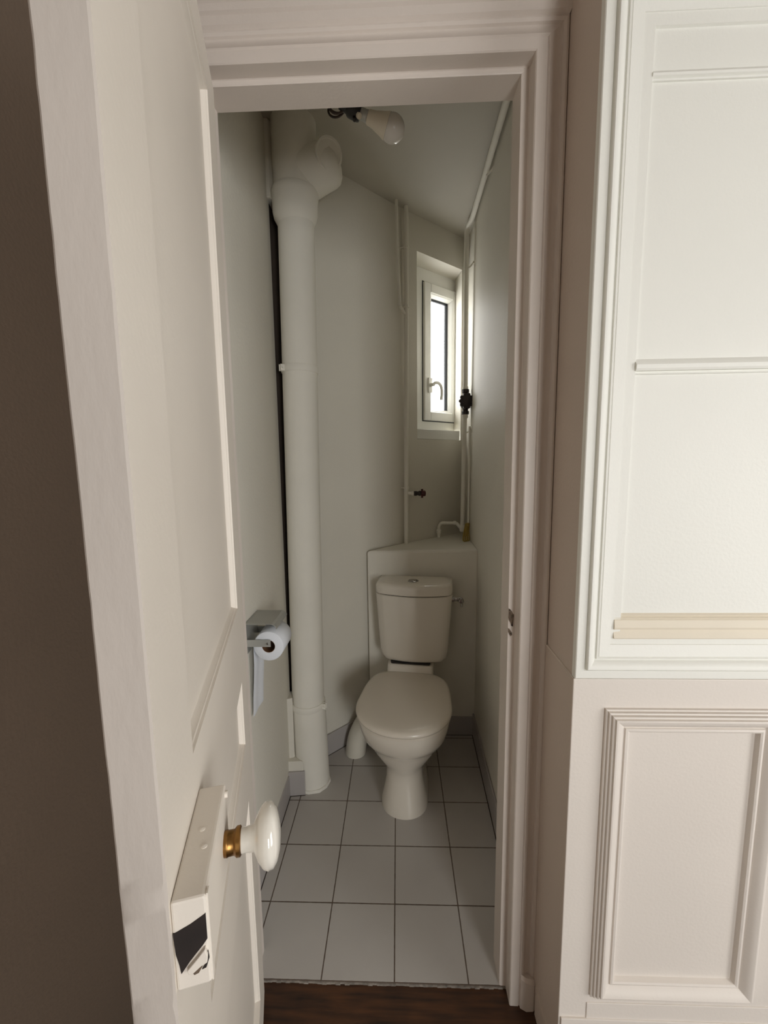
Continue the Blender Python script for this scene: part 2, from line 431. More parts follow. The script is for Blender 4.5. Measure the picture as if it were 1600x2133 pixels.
for (cx, cz, r) in ((.0005,1.0225,.0016),(.006,.9905,.0022),(.004,.9725,.0014)):
    bm = NB(); lathe(bm, [(r*.2,0),(r,.0002),(r,.0006)], (XR-.0160+cx*1.15, SY-.0006, 1.020+(cz-1)*1.15), (0,1,0), 12)
    mk('screw_hole', bm, 'chipdark', s1 if cz > .985 else s2)

# ------------------------------------------------------------------ the open door
H = Vector((-.364, .920)); Ld = Vector((-.1867, .2842))
dd = (H-Ld).normalized(); dnv = Vector((dd.y, -dd.x))       # along the leaf, out of the visible face
DW = (H-Ld).length; DT = .0332
def dp(s, o, z):
    p = Ld + dd*s + dnv*o; return Vector((p.x, p.y, z))
door = empty('door_1', (H.x, H.y, 0), kind='structure', label='open white panelled door with white knob, worn leading edge towards the camera', cat='door')
ST, SF = .113, .562                                        # panel edges along the leaf
panels = [(1.098, 2.072), (.790, .935), (.130, .655)]
zs = [0.012]
bm = NB()
def dbox(s0, s1, z0, z1, o0=-DT, o1=0):
    hexa(bm, [dp(s0,o0,z0), dp(s1,o0,z0), dp(s1,o1,z0), dp(s0,o1,z0), dp(s0,o0,z1), dp(s1,o0,z1), dp(s1,o1,z1), dp(s0,o1,z1)])
# leading stile with slightly battered edges
rings = []
chips = {2.03:.0022, 1.06:.0030, .955:.0018, 1.78:.0012, .62:.002, .74:.0012}
NZ = 240
for i in range(NZ+1):
    z = .012 + (2.148-.012)*i/NZ
    j1 = noise.noise((z*9, 1.3, 0))*.0007 + noise.noise((z*45, 5, 0))*.0004; j2 = noise.noise((z*8, 7.7, 2))*.0007 + noise.noise((z*40, 9, 0))*.0004
    c = 0
    for cz, d in chips.items():
        c = max(c, d*max(0, 1-abs(z-cz)/.012))
    b = .0016
    rings.append([dp(ST,-DT,z), dp(b,-DT+j1,z), dp(0,-DT+b+j1+c*.6,z), dp(c*.35,-DT*.5,z), dp(0,-b+j2-c*.8,z), dp(b+c*.4,j2*.5,z), dp(ST,0,z)])
loft(bm, rings)
dbox(SF, DW, .012, 2.148)
zz = [.012] + [v for p in sorted(panels) for v in p] + [2.148]
for k in range(0, len(zz), 2): dbox(ST, SF, zz[k], zz[k+1])
leaf = mk('door_leaf', bm, ['door', 'edge'], door, angle=40)
for p in leaf.data.polygons:      # worn paint on the leading edge, its shade put into the colour
    if p.normal.dot(Vector((-dd.x, -dd.y, 0))) > .6: p.material_index = 1
for z0, z1 in panels:
    bm = NB()
    for side in (0, 1):
        f = (lambda o: o) if side == 0 else (lambda o: -DT - o)
        prof = [(0,f(-.0002)),(.0008,f(-.0030)),(.0022,f(-.0042)),(.0030,f(-.0068)),(.0068,f(-.0118)),(.0080,f(-.0122))]
        mould_rect(bm, (ST, z0, SF, z1), prof, lambda u, v, h: dp(u, h, v))
        i = .0080; o = f(-.0122)
        quad(bm, [dp(ST+i,o,z0+i), dp(SF-i,o,z0+i), dp(SF-i,o,z1-i), dp(ST+i,o,z1-i)])
    mk('door_panel', bm, 'door', door, angle=25)
# rim lock
lock_z0, lock_z1, LS = .962, 1.046, .128
bm = NB()
loft(bm, [[dp(s,o,z) for o, z in ((0,lock_z0),(.026,lock_z0),(.0275,lock_z0+.002),(.0275,lock_z1-.002),(.026,lock_z1),(0,lock_z1))] for s in (.004, LS)])
lock = mk('rim_lock', bm, 'door', door, smooth=False, bevel=.0022)
bm = NB()
loft(bm, [[dp(s,o,z) for s, z in ((.006,lock_z0-.0),(.012,lock_z0-.0),(.012,lock_z1),(.006,lock_z1))] for o in (.0272,.0286)])
tube(bm, [dp(.119,.0270,1.040), dp(.119,.0305,1.040)], .0035, 14)
for s, o, z in ((.052,.018,1.0462),(.072,.013,1.0462)): lathe(bm, [(.0030,-.0006),(.0028,.0004),(.0012,.0010),(.0002,.0011)], dp(s,o,z), (0,0,1), 12)
mk('screw', bm, 'door', lock)
# dark keyhole pocket and bevelled latch on the near face of the lock
e = .0034
bm = NB()
a = [dp(e,.0005,1.0180), dp(e,.0145,1.0235), dp(e,.0262,1.0300), dp(e,.0262,1.0060), dp(e,.0225,1.0010), dp(e,.0175,.9955), dp(e,.0115,.9885), dp(e,.0045,.9790), dp(e,.0035,.9880), dp(e,.0015,.9985)]
va = [bm.verts.new(p) for p in a]; bm.faces.new(va)
vb = [bm.verts.new(p + Vector((dd.x, dd.y, 0))*.0012) for p in a]
for i in range(len(a)): bm.faces.new((va[i], va[(i+1)%len(a)], vb[(i+1)%len(a)], vb[i]))
mk('latch_opening', bm, 'darkhole', lock, smooth=False)
bm = NB()
loft(bm, [[dp(s, o, z) for o, z in ((.0095,.9835),(.0180,.9925),(.0245,1.0000),(.0262,.9930),(.0255,.9865),(.0205,.9845),(.0140,.9795),(.0105,.9795))] for s in (.0045, .0005)])
mk('latch_bolt', bm, 'door', lock, smooth=False, bevel=.0008)
bm = NB(); loft(bm, [[dp(s, o, z) for o, z in ((.0125,.9792),(.0195,.9838),(.0210,.9815),(.0180,.9765),(.0145,.9755))] for s in (.0036, .0028)]); mk('rust_mark', bm, 'chip', lock, smooth=False)
bm = NB(); loft(bm, [[dp(s, o, z) for o, z in ((.0245,.9950),(.0264,.9950),(.0269,.9880),(.0240,.9795),(.0205,.9785),(.0225,.9815),(.0250,.9870))] for s in (.0036, .0030)]); mk('latch_gap', bm, 'darkhole', lock, smooth=False)
# porcelain knobs on both sides
def knob(side):
    sgn = 1 if side > 0 else -1
    base = dp(.098, .0275 if side > 0 else -DT, 1.000); ax = Vector((dnv.x, dnv.y, 0))*sgn
    hs = 1 if side > 0 else .56
    bm = NB()
    lathe(bm, [(r_*.82, h_*hs) for r_, h_ in [(.0085,.0165),(.0150,.0170),(.0148,.0230),(.0165,.0300),(.0285,.0345),(.0370,.0395),(.0398,.0445),(.0385,.0495),(.0310,.0540),(.0180,.0570),(.0060,.0580),(.0001,.0581)]], base, ax, 48)
    for v in bm.verts:        # slightly oval
        d = v.co - base; h = d.dot(ax); r = d - ax*h
        v.co = base + ax*h + Vector((r.x*.9, r.y*.9, r.z*1.0))
    k = mk('door_knob', bm, 'porcelain', door, angle=60); k['label'] = 'white porcelain knob'
    bm = NB(); lathe(bm, [(r_*.82, h_*hs) for r_, h_ in [(.0100,-.001),(.0145,0),(.0150,.003),(.0142,.0040),(.0142,.010),(.0170,.0125),(.0172,.0160),(.0150,.0172),(.008,.0172)]], base, ax, 36)
    mk('knob_collar', bm, 'brass', k)['label'] = 'tarnished brass collar'
knob(1); knob(-1)
for z in (.25, 1.1, 1.92):        # hinges at the far edge
    bm = NB(); lathe(bm, [(.001,-.041),(.006,-.04),(.006,.04),(.001,.041)], dp(DW+.004,-DT+.002,z), (0,0,1), 16); mk('hinge', bm, 'door', door)

# ------------------------------------------------------------------ window
win = empty('window_1', tuple(WP((BU0+BU1)/2, OB, Z0)), kind='structure', label='small white plastic casement window deep in the corner wall', cat='window')
def wbox(bm, u0, u1, o0, o1, z0, z1):
    hexa(bm, [WP(u0,o1,z0), WP(u1,o1,z0), WP(u1,o0,z0), WP(u0,o0,z0), WP(u0,o1,z1), WP(u1,o1,z1), WP(u1,o0,z1), WP(u0,o0,z1)])
def wframe(bm, u0, u1, z0, z1, w, o0, o1):
    wbox(bm, u0, u0+w, o0, o1, z0, z1); wbox(bm, u1-w, u1, o0, o1, z0, z1)
    wbox(bm, u0+w, u1-w, o0, o1, z0, z0+w); wbox(bm, u0+w, u1-w, o0, o1, z1-w, z1)
bm = NB()
for q in ((.160,.270,1.575,2.465),(.540,.590,1.575,2.465),(.270,.540,1.575,1.645),(.270,.540,2.380,2.465)): wbox(bm, q[0], q[1], OB-.055, OB, q[2], q[3])
mk('window_frame', bm, 'upvc', win, smooth=False)
bm = NB(); wbox(bm, U0+.004, U1+.0, -.165, -.006, Z0+.001, 1.572); mk('window_sill', bm, 'upvc', win, smooth=False, bevel=.003)
bm = NB(); wframe(bm, .262, .548, 1.634, 2.392, .050, OB-.04, OB+.016)
sash = mk('sash', bm, 'upvc', win, smooth=False, bevel=.004)
bm = NB()
mould_rect(bm, (.262+.050, 1.634+.050, .548-.050, 2.392-.050), [(0,OB+.014),(.006,OB+.010),(.016,OB-.004),(.018,OB-.016)], lambda u, v, h: WP(u, h, v))
mk('glazing_bead', bm, 'upvc', sash, angle=20)
bm = NB()
mould_rect(bm, (.330, 1.702, .480, 2.324), [(0,OB-.014),(.0005,OB-.028)], lambda u, v, h: WP(u, h, v))
wbox(bm, .462, .480, OB-.026, OB-.016, 1.702, 2.324); wbox(bm, .33, .480, OB-.026, OB-.016, 2.312, 2.324)
mk('window_seal', bm, 'gasket', sash, smooth=False)
bm = NB(); wframe(bm, .256, .554, 1.628, 2.398, .006, OB-.01, OB+.0015); mk('window_seal', bm, 'gasket', win, smooth=False)
bm = NB(); quad(bm, [WP(.325,OB-.024,1.695), WP(.485,OB-.024,1.695), WP(.485,OB-.024,2.33), WP(.325,OB-.024,2.33)]); mk('glass_pane', bm, 'glass', sash, smooth=False)
bm = NB()
lathe(bm, [(.016,0),(.016,.006),(.012,.009),(.010,.012),(.010,.03)], WP(.300, OB+.016, 1.832), (wn.x, wn.y, 0), 20)
wbox(bm, .286, .314, OB+.016, OB+.026, 1.79, 1.872)
pts = smooth_path([WP(.300,OB+.045,1.832), WP(.312,OB+.052,1.842), WP(.335,OB+.056,1.840), WP(.352,OB+.058,1.822), WP(.357,OB+.058,1.785), WP(.352,OB+.058,1.748)], 6)
tube(bm, pts, .0095, 12)
tube(bm, [WP(.300,OB+.02,1.832), WP(.300,OB+.052,1.832)], .010, 12)
mk('window_handle', bm, 'upvc', sash)
for z in (1.72, 2.29):
    bm = NB(); lathe(bm, [(.001,-.031),(.008,-.03),(.008,.03),(.001,.031)], WP(.556, OB+.012, z), (0,0,1), 14); mk('window_hinge', bm, 'upvc', win)
for z in (1.86, 2.00, 2.13):
    bm = NB(); p = WP(.50, -.045, z); lathe(bm, [(.0005,0),(.009,.001),(.010,.004),(.006,.008)], p, (-1,-.2,0), 12)
    mk('shutter_fitting', bm, 'iron', win)

# ------------------------------------------------------------------ soil pipe
sp_o = empty('soil_pipe', (-.370, 1.66, 0), label='thick white painted cast iron soil pipe from tiled floor to ceiling at left', cat='pipe')
bm = NB()
PX = lambda z: -.392 + (z-.5)*.0115
lathe(bm, [(.0675,0),(.0675,1.95)], (PX(.36), 1.66, .36), (.0115,0,1), 48)
mk('pipe_shaft', bm, 'pipe', sp_o)
bm = NB()
lathe(bm, [(.0730,-.02),(.0725,.10),(.0720,.24),(.0715,.345),(.0705,.360),(.066,.366)], (-.3855, 1.662, 0), (-.018,0,1), 48)
prism(bm, [(-.448,1.60),(-.39,1.585),(-.345,1.594),(-.318,1.622),(-.307,1.66),(-.34,1.73),(-.44,1.72)], -.01, .014)
mk('pipe_foot', bm, 'pipe', sp_o, angle=40)
bm = NB()
lathe(bm, [(.0655,0),(.070,.010),(.0790,.026),(.0830,.045),(.0835,.085),(.0865,.100),(.0870,.112),(.0835,.122),(.0760,.126),(.066,.126)], (PX(2.28)-.002, 1.66, 2.275), (.0115,0,1), 48)
mk('pipe_collar', bm, 'pipe', sp_o, angle=40)
bm = NB()
lathe(bm, [(.0770,2.385-2.28),(.0800,.20),(.082,.40)], (PX(2.28), 1.66, 2.275), (.008,0,1), 48)
# swept branch bulging to the right, with an inspection plug
ax = Vector((.86,-.06,.26)).normalized(); c0 = Vector((-.365,1.672,2.452))
lathe(bm, [(.088,-.02),(.086,.04),(.081,.075),(.078,.100),(.075,.130),(.068,.148),(.050,.162),(.025,.169),(.0001,.170)], c0, ax, 44)
br = mk('pipe_branch', bm, 'pipe', sp_o, angle=60)
bm = NB()
ax = Vector((.42,-.62,-.20)).normalized(); c = Vector((-.252,1.632,2.495))
lathe(bm, [(.046,-.01),(.050,.030),(.052,.036),(.050,.0405),(.043,.0405),(.041,.0365),(.020,.038),(.0001,.0385)], c, ax, 40)
mk('inspection_plug', bm, 'pipe', br, angle=40)
def clamp(z, bx, by, r=.0695):
    bm = NB()
    lathe(bm, [(r-.003,-.013),(r,-.013),(r+.0018,-.010),(r+.0018,.010),(r,.013),(r-.003,.013)], (PX(z), 1.66, z), (.0115,0,1), 48)
    c = mk('pipe_clamp', bm, 'pipe', sp_o, angle=40)
    bm = NB(); v = Vector((bx, by, 0)).normalized(); p = Vector((PX(z),1.66,z)) + v*(r+.008); t = Vector((-v.y, v.x, 0))
    for q in (-1, 1):
        a = p + t*.006*q
        hexa(bm, [a+Vector((0,0,-.012))+v*-.01-t*.0015, a+Vector((0,0,-.012))+v*.009-t*.0015, a+Vector((0,0,-.012))+v*.009+t*.0015, a+Vector((0,0,-.012))+v*-.01+t*.0015,
                  a+Vector((0,0,.012))+v*-.01-t*.0015, a+Vector((0,0,.012))+v*.009-t*.0015, a+Vector((0,0,.012))+v*.009+t*.0015, a+Vector((0,0,.012))+v*-.01+t*.0015])
    tube(bm, [p - t*.013 + v*.002, p + t*.013 + v*.002], .0035, 10)
    mk('clamp_bolt', bm, 'pipe', c, smooth=False)
clamp(1.757, -.72, -.70); clamp(.372, .95, -.32, .0705)

# ------------------------------------------------------------------ toilet
TO = Vector((-.0075, 1.363, 0)); TR = -math.radians(7.4)
wc = empty('toilet', TO, TR, label='white close coupled toilet with closed lid on the tiled floor', cat='toilet')
def egg(z, yf, yb, hw, nb=2.6, yc=None, taper=1.0, n=64, nf=2.1):
    yc = yc if yc is not None else yf + hw*1.02
    out = []
    for k in range(n):
        a = 2*PI*k/n; cx, sy = math.sin(a), -math.cos(a)
        ex = nf if sy < 0 else nb
        x = math.copysign(abs(cx)**(2/ex), cx)*hw
        if sy < 0: y = yc - abs(sy)**(2/ex)*(yc-yf)
        else:
            y = yc + abs(sy)**(2/ex)*(yb-yc); x *= 1 - (1-taper)*((y-yc)/max(1e-6,(yb-yc)))**1.5
        out.append((x, y, z))
    return out
bm = NB()
rings = [egg(-.002,.106,.49,.096), egg(.006,.106,.49,.0962), egg(.03,.109,.49,.0935), egg(.075,.119,.49,.0830), egg(.125,.129,.49,.0745), egg(.165,.126,.49,.0755),
         egg(.190,.116,.485,.083), egg(.210,.103,.48,.0945), egg(.240,.085,.475,.115), egg(.272,.068,.47,.137), egg(.296,.056,.465,.152), egg(.303,.050,.462,.1585),
         egg(.309,.043,.46,.1655), egg(.330,.031,.458,.173), egg(.360,.020,.455,.1795), egg(.386,.014,.452,.182), egg(.397,.016,.45,.180), egg(.401,.024,.445,.172)]
loft(bm, rings)
mk('pan', bm, 'ceramic', wc, local=True, angle=50)
bm = NB()                                                  # rear deck that carries the cistern
def rr(z, x0, x1, y0, y1, r=.02, n=5):
    out = []
    for cx, cy, a0 in ((x1-r,y1-r,0),(x0+r,y1-r,PI/2),(x0+r,y0+r,PI),(x1-r,y0+r,1.5*PI)):
        for k in range(n+1):
            a = a0 + (PI/2)*k/n; out.append((cx+r*math.cos(a), cy+r*math.sin(a), z))
    return out
loft(bm, [rr(.20,-.09,.09,.40,.60), rr(.30,-.105,.105,.40,.615), rr(.385,-.108,.108,.41,.62), rr(.458,-.106,.106,.445,.618), rr(.4645,-.100,.100,.45,.612)])
mk('rear_deck', bm, 'ceramic', wc, local=True, angle=40)
bm = NB()
loft(bm, [rr(.460,-.092,.092,.458,.60,.01), rr(.472,-.092,.092,.458,.60,.01)]); mk('sealing_gasket', bm, 'black', wc, local=True)
# seat ring and lid
bm = NB()
def seat_ring(z, i): return egg(z, .004+i, .443-i, .188-i, nb=5.0, yc=.195, taper=.875)
loft(bm, [seat_ring(.4025,.006), seat_ring(.404,.001), seat_ring(.414,.0), seat_ring(.4165,.003)])
mk('seat', bm, 'plastic', wc, local=True, angle=50)
bm = NB()
def lid_ring(z, i): return egg(z, -.002+i, .448-i, .192-i, nb=5.0, yc=.195, taper=.875)
loft(bm, [lid_ring(.4180,.005), lid_ring(.4190,.0012), lid_ring(.423,0), lid_ring(.429,.0012), lid_ring(.4345,.005), lid_ring(.4385,.013), lid_ring(.441,.028), lid_ring(.4428,.06), lid_ring(.4438,.11)])
mk('lid', bm, 'plastic', wc, local=True, angle=60)
for x in (-.075, .075):
    bm = NB(); tube(bm, [(x-.02,.438,.425),(x+.02,.438,.425)], .010, 14); tube(bm, [(x,.438,.395),(x,.438,.425)], .008, 12)
    mk('lid_hinge', bm, 'plastic', wc, local=True)
# cistern: bowed front, narrowing towards the bottom
def tank(z, hw, yf, bow, r=.03, yb=.618, n=18):
    out = []
    pts = []; TX = .013
    for k in range(n+1):
        x = -hw + 2*hw*k/n; pts.append((x, yf + bow*(abs(x)/hw)**2.2))
    # rounded front corners come from the bow plus a short radius
    out = [(x, y, z) for x, y in pts]
    out[0] = (-hw, out[0][1]+r*.7, z); out.insert(1, (-hw+.004, pts[0][1]+r*.25, z)); out.insert(2, (-hw+.012, pts[0][1]-.000, z))
    out[-1] = (hw, pts[-1][1]+r*.7, z); out.insert(-1, (hw-.012, pts[-1][1]-.000, z)); out.insert(-1, (hw-.004, pts[-1][1]+r*.25, z))
    # sort keeps increasing x
    out = sorted(out, key=lambda p: p[0])
    out += [(hw, yb, z), (-hw, yb, z)]
    return [(x+TX, y, z) for x, y, z in out]
bm = NB()
loft(bm, [tank(.4690,.105,.480,.010,.02), tank(.4715,.128,.465,.020,.02), tank(.480,.144,.455,.028), tank(.495,.1545,.451,.032), tank(.52,.159,.4485,.034), tank(.60,.1650,.446,.036), tank(.70,.1715,.444,.038), tank(.7880,.1768,.4422,.040), tank(.7900,.1750,.4440,.040)])
ck = mk('cistern', bm, 'ceramic', wc, local=True, angle=60)
bm = NB()
loft(bm, [tank(.7940,.1755,.4435,.040), tank(.7950,.1772,.4418,.040), tank(.8020,.1780,.4412,.041), tank(.8220,.1780,.4412,.041), tank(.8330,.1762,.4435,.041), tank(.8400,.1710,.4500,.040), tank(.8430,.1640,.4600,.038,yb=.612), tank(.8445,.13,.49,.03,yb=.60)])
cl = mk('cistern_lid', bm, 'ceramic', wc, local=True, angle=60)
bm = NB(); loft(bm, [tank(.7895,.1705,.4485,.040,yb=.612), tank(.7945,.1705,.4485,.040,yb=.612)]); mk('lid_seam_shade', bm, 'chipdark', ck, local=True)  # dark filler, paints the shade between cistern and lid
bm = NB(); lathe(bm, [(.0001,-.004),(.0245,-.004),(.0250,.002),(.0225,.0040),(.0185,.0042),(.0178,.0020),(.0172,.0020),(.0165,.0050),(.0005,.0056)], (.009,.520,.8445), (0,0,1), 32)
pb = mk('push_button', bm, 'chrome', cl, local=True, angle=40); pb['label'] = 'chrome dual flush button'
# inlet valve on the side of the cistern
bm = NB()
lathe(bm, [(.013,0),(.013,.010),(.009,.012),(.009,.026),(.0125,.028),(.0125,.040),(.008,.042)], (.188,.555,.752), (1,0,0), 20)
tube(bm, round_path([(.212,.555,.752),(.228,.553,.754),(.231,.535,.756)], .01), .0085, 14)
lathe(bm, [(.010,0),(.0125,.002),(.0125,.012),(.0105,.016),(.0001,.017)], (.231,.536,.756), (0,-1,0), 20)
tube(bm, [(.231,.548,.750),(.234,.548,.720)], .0055, 12)
mk('inlet_valve', bm, 'chrome', wc, local=True, angle=40)['label'] = 'chrome water inlet valve'

# waste connector from the back of the pan down to the floor
bm = NB()
pts = smooth_path([(-.075,1.895,.205), (-.11,1.885,.190), (-.155,1.875,.155), (-.187,1.867,.105), (-.207,1.856,.055), (-.216,1.846,-.01)], 7)
tube(bm, pts, [.049 if i > 8 else .044 for i in range(len(pts))], 32)
w = mk('waste_pipe', bm, 'pvc', angle=60); tag(w, 'short white waste pipe sloping from behind the toilet into the tiled floor', 'pipe')

# ------------------------------------------------------------------ left water pipe with red tap
wp = empty('water_pipe', (.044, 2.172, LZ), label='thin white water pipe rising from the ledge left of the window, with dark red tap', cat='pipe')
bm = NB()
tube(bm, [(.044,2.170,LZ-.001), (.0475,2.172,1.6), (.051,2.177,2.18), (.053,2.180,2.50), (.053,2.180,HC+.002)], .0115, 18); mk('pipe_shaft', bm, 'pipe', wp)
bm = NB()
tube(bm, [(.020,2.150,2.16), (.012,2.138,2.30), (.008,2.130,2.46), (.006,2.128,HC+.002)], .0075, 14); tube(bm, [(.020,2.150,2.16),(.045,2.172,2.13)], .0075, 14)
mk('side_pipe', bm, 'pipe', wp)
for z in (1.26, 2.165, 2.44):
    bm = NB(); lathe(bm, [(.0115,-.006),(.0138,-.006),(.0138,.006),(.0115,.006)], (.0455+(z-1)*.005,2.173,z), (0,0,1), 18); tube(bm, [(.040,2.170,z),(.020,2.182,z)], .004, 8)
    mk('pipe_clip', bm, 'pipe', wp)
bm = NB(); tube(bm, [(.050,2.172,1.232),(.085,2.172,1.231)], .0095, 14); lathe(bm, [(.0095,0),(.0120,.003),(.0120,.012),(.0095,.015)], (.072,2.172,1.231), (1,0,0), 16); mk('branch', bm, 'pipe', wp)
bm = NB(); lathe(bm, [(.0085,0),(.0125,.003),(.0130,.015),(.0105,.020),(.0105,.025),(.0130,.028),(.0140,.034),(.0115,.040),(.005,.041)], (.083,2.172,1.231), (1,.02,0), 20)
tp = mk('tap', bm, 'iron', wp, angle=40)
bm = NB(); tube(bm, [(.128,2.166,1.208),(.128,2.166,1.254)], .0058, 12); lathe(bm, [(.0001,-.012),(.0120,-.011),(.0150,-.006),(.0155,.004),(.013,.010),(.006,.012)], (.136,2.166,1.231), (1,0,0), 20)
mk('tap_handle', bm, 'red', tp, angle=50)['label'] = 'dark red tap handle'

# ------------------------------------------------------------------ right water pipe: ceiling run, drop, valve, U bend
rp = empty('water_pipe', (.364, 2.32, LZ), label='white water pipe along the ceiling and down right of the window, with dark iron valve', cat='pipe')
bm = NB()
cr = [(rwx(y, 2.6)-.022, y, 2.602) for y in (1.0, 1.5, 2.0, 2.25)] + [(.372,2.325,2.598),(.3715,2.328,2.45),(.3725,2.325,2.1),(.3735,2.322,1.768)]
tube(bm, round_path(cr, .03), .0125, 18)
for z in (1.80,): lathe(bm, [(.0125,-.02),(.0155,-.018),(.0155,.01),(.0130,.014)], (.3732,2.322,z-.015), (0,0,1), 18)
mk('upper_run', bm, 'pipe', rp)
bm = NB(); tube(bm, [(.3735,2.322,1.665),(.3690,2.320,1.55),(.3670,2.320,1.285),(.3635,2.320,1.000)], .0125, 18)
lathe(bm, [(.0130,-.02),(.0155,-.016),(.0155,.012),(.0125,.016)], (.3730,2.322,1.648), (0,0,1), 18)
lathe(bm, [(.0130,-.012),(.0160,-.008),(.0160,.02),(.0125,.026)], (.3638,2.32,1.012), (0,0,1), 18)
mk('lower_run', bm, 'pipe', rp)
bm = NB()
lathe(bm, [(.012,-.068),(.020,-.066),(.020,-.050),(.015,-.046),(.0165,-.034),(.026,-.026),(.030,-.010),(.030,.010),(.026,.026),(.0165,.034),(.015,.046),(.020,.050),(.020,.066),(.012,.068)], (.3735,2.320,1.715), (0,0,1), 8)
lathe(bm, [(.030,-.020),(.030,.014),(.018,.020),(.016,.030)], (.3735,2.305,1.715), (0,-1,0), 24)
vv = mk('stop_valve', bm, 'iron', rp, angle=30); vv['label'] = 'dark iron stop valve'
bm = NB()
for k in range(10):
    a = 2*PI*k/10; lathe(bm, [(.0001,-.008),(.0085,-.006),(.0085,.006),(.0001,.008)], (.3735+.034*math.cos(a), 2.278, 1.715+.034*math.sin(a)), (0,-1,0), 10)
lathe(bm, [(.006,-.004),(.034,-.004),(.036,0),(.034,.005),(.012,.008),(.0001,.009)], (.3735,2.279,1.715), (0,-1,0), 32)
mk('valve_wheel', bm, 'iron', vv, angle=40)
bm = NB()
tube(bm, round_path([(.3625,2.320,1.012),(.352,2.324,1.022),(.334,2.333,1.047),(.246,2.335,1.049),(.2335,2.335,1.03),(.2330,2.335,LZ-.001)], .022), .0095, 16)
lathe(bm, [(.0095,0),(.0135,.003),(.0135,.022),(.0105,.026)], (.2330,2.335,.985), (0,0,1), 16)
lathe(bm, [(.0095,0),(.0125,.003),(.0125,.014),(.0105,.018)], (.332,2.334,1.0475), (-1,.02,0), 16)
mk('bend', bm, 'pipe', rp)
bm = NB(); tube(bm, [(.3880,2.27,LZ),(.3895,2.27,1.5),(.391,2.28,1.58)], .006, 12); mk('side_pipe', bm, 'pipe', rp)
for y, z, x in ((2.30, 1.55, .385), (2.30, 2.40, .390), (1.88, 2.585, .398)):
    bm = NB(); tube(bm, [(x-.014, y+.02, z-.004),(x+.002, y, z+.003),(x+.012, y-.02, z+.012)], .004, 8); mk('pipe_clip', bm, 'pipe', rp)

# yellow flex hanging at the corner of the ledge
bm = NB()
c = Vector((.366,2.20,LZ))
for k in range(4):
    o = Vector((.006*k-.008, .004*k, 0)); w_ = .007+.002*(k % 2)
    loop = smooth_path([c+o+Vector((.010,.03,.095)), c+o+Vector((w_*.2-.004,.015,.05)), c+o+Vector((-w_-.002,0,.013)), c+o+Vector((-.002,-.004,.0035)), c+o+Vector((w_,0,.012)), c+o+Vector((.008,.015,.05)), c+o+Vector((.012,.03,.095))], 6)
    tube(bm, loop, .0028, 8)
lathe(bm, [(.006,-.01),(.0085,-.008),(.0085,.008),(.006,.01)], c+Vector((.010,.028,.088)), (0,.3,1), 10)
tag(mk('cable_bundle', bm, 'yellow'), 'small bundle of yellow electric cable at the right corner of the ledge', 'cable')

# ------------------------------------------------------------------ toilet paper holder and roll
hx = -.472
th = empty('toilet_paper_holder', (hx, 1.25, .86), label='grey metal toilet paper holder with flat cover screwed to the left wall', cat='holder')
bm = NB(); box(bm, (hx, 1.190, .812), (hx+.003, 1.310, .9165)); mk('back_plate', bm, 'steel', th, smooth=False, bevel=.0008)
bm = NB()
lp_ = [(hx+.003,.9150),(hx+.086,.9150),(hx+.094,.9125),(hx+.100,.9060),(hx+.1012,.8990)]
loft(bm, [[(x, y, z) for x, z in lp_] + [(x-.0014, y, z-.0016) for x, z in lp_[::-1]] for y in (1.190, 1.310)])
mk('cover', bm, 'steel', th, smooth=False)
bm = NB(); box(bm, (hx+.003, 1.1945, .8400), (hx+.079, 1.1965, .8625)); arm = mk('arm', bm, 'steel', th, smooth=False, bevel=.0006)
bm = NB(); box(bm, (hx+.003, 1.3025, .8400), (hx+.079, 1.3045, .8625)); mk('arm', bm, 'steel', th, smooth=False, bevel=.0006)
bm = NB(); lathe(bm, [(.0001,-.0045),(.0025,-.004),(.0034,-.001),(.0034,.001)], (hx+.070,1.194,.8510), (0,1,0), 14); lathe(bm, [(.0055,0),(.0055,.106)], (hx+.068,1.1965,.8525), (0,1,0), 14); mk('pin', bm, 'chrome', arm)
RC = Vector((hx+.070, 1.2015, .8390)); RR = .047
roll = empty('toilet_roll', tuple(RC + Vector((0,.0485,0))), label='white toilet paper roll hanging on the grey holder', cat='toilet paper')
bm = NB(); n = 56
def ring(r, y): return [(RC.x + r*math.cos(2*PI*k/n), RC.y+y, RC.z + r*math.sin(2*PI*k/n)) for k in range(n)]
loft(bm, [ring(.0205,0), ring(RR-.002,0), ring(RR,.002), ring(RR,.096), ring(RR-.002,.098), ring(.0205,.098), ring(.0205,0)], False, False); mk('paper', bm, 'paper', roll, angle=50)
bm = NB()
tl = [(RC.x-RR+.0005, RC.z+.004), (RC.x-RR-.0004, RC.z-.02), (RC.x-RR-.001, RC.z-.06), (RC.x-RR-.004, RC.z-.11), (RC.x-RR-.009, RC.z-.17), (RC.x-RR-.012, RC.z-.235)]
grid_ = [[Vector((x + .0012*math.sin(j*1.1), RC.y+.001+.096*j/8, z)) for j in range(9)] for x, z in tl]
V = [[bm.verts.new(p) for p in r] for r in grid_]
for i in range(len(tl)-1):
    for j in range(8): bm.faces.new((V[i][j], V[i][j+1], V[i+1][j+1], V[i+1][j]))
mk('loose_end', bm, 'paper', roll)
bm = NB(); loft(bm, [ring(.0204,.001), ring(.0204,.097), ring(.0190,.097), ring(.0190,.001), ring(.0204,.001)], False, False); mk('core', bm, 'card', roll, angle=50)['label'] = 'brown cardboard core'

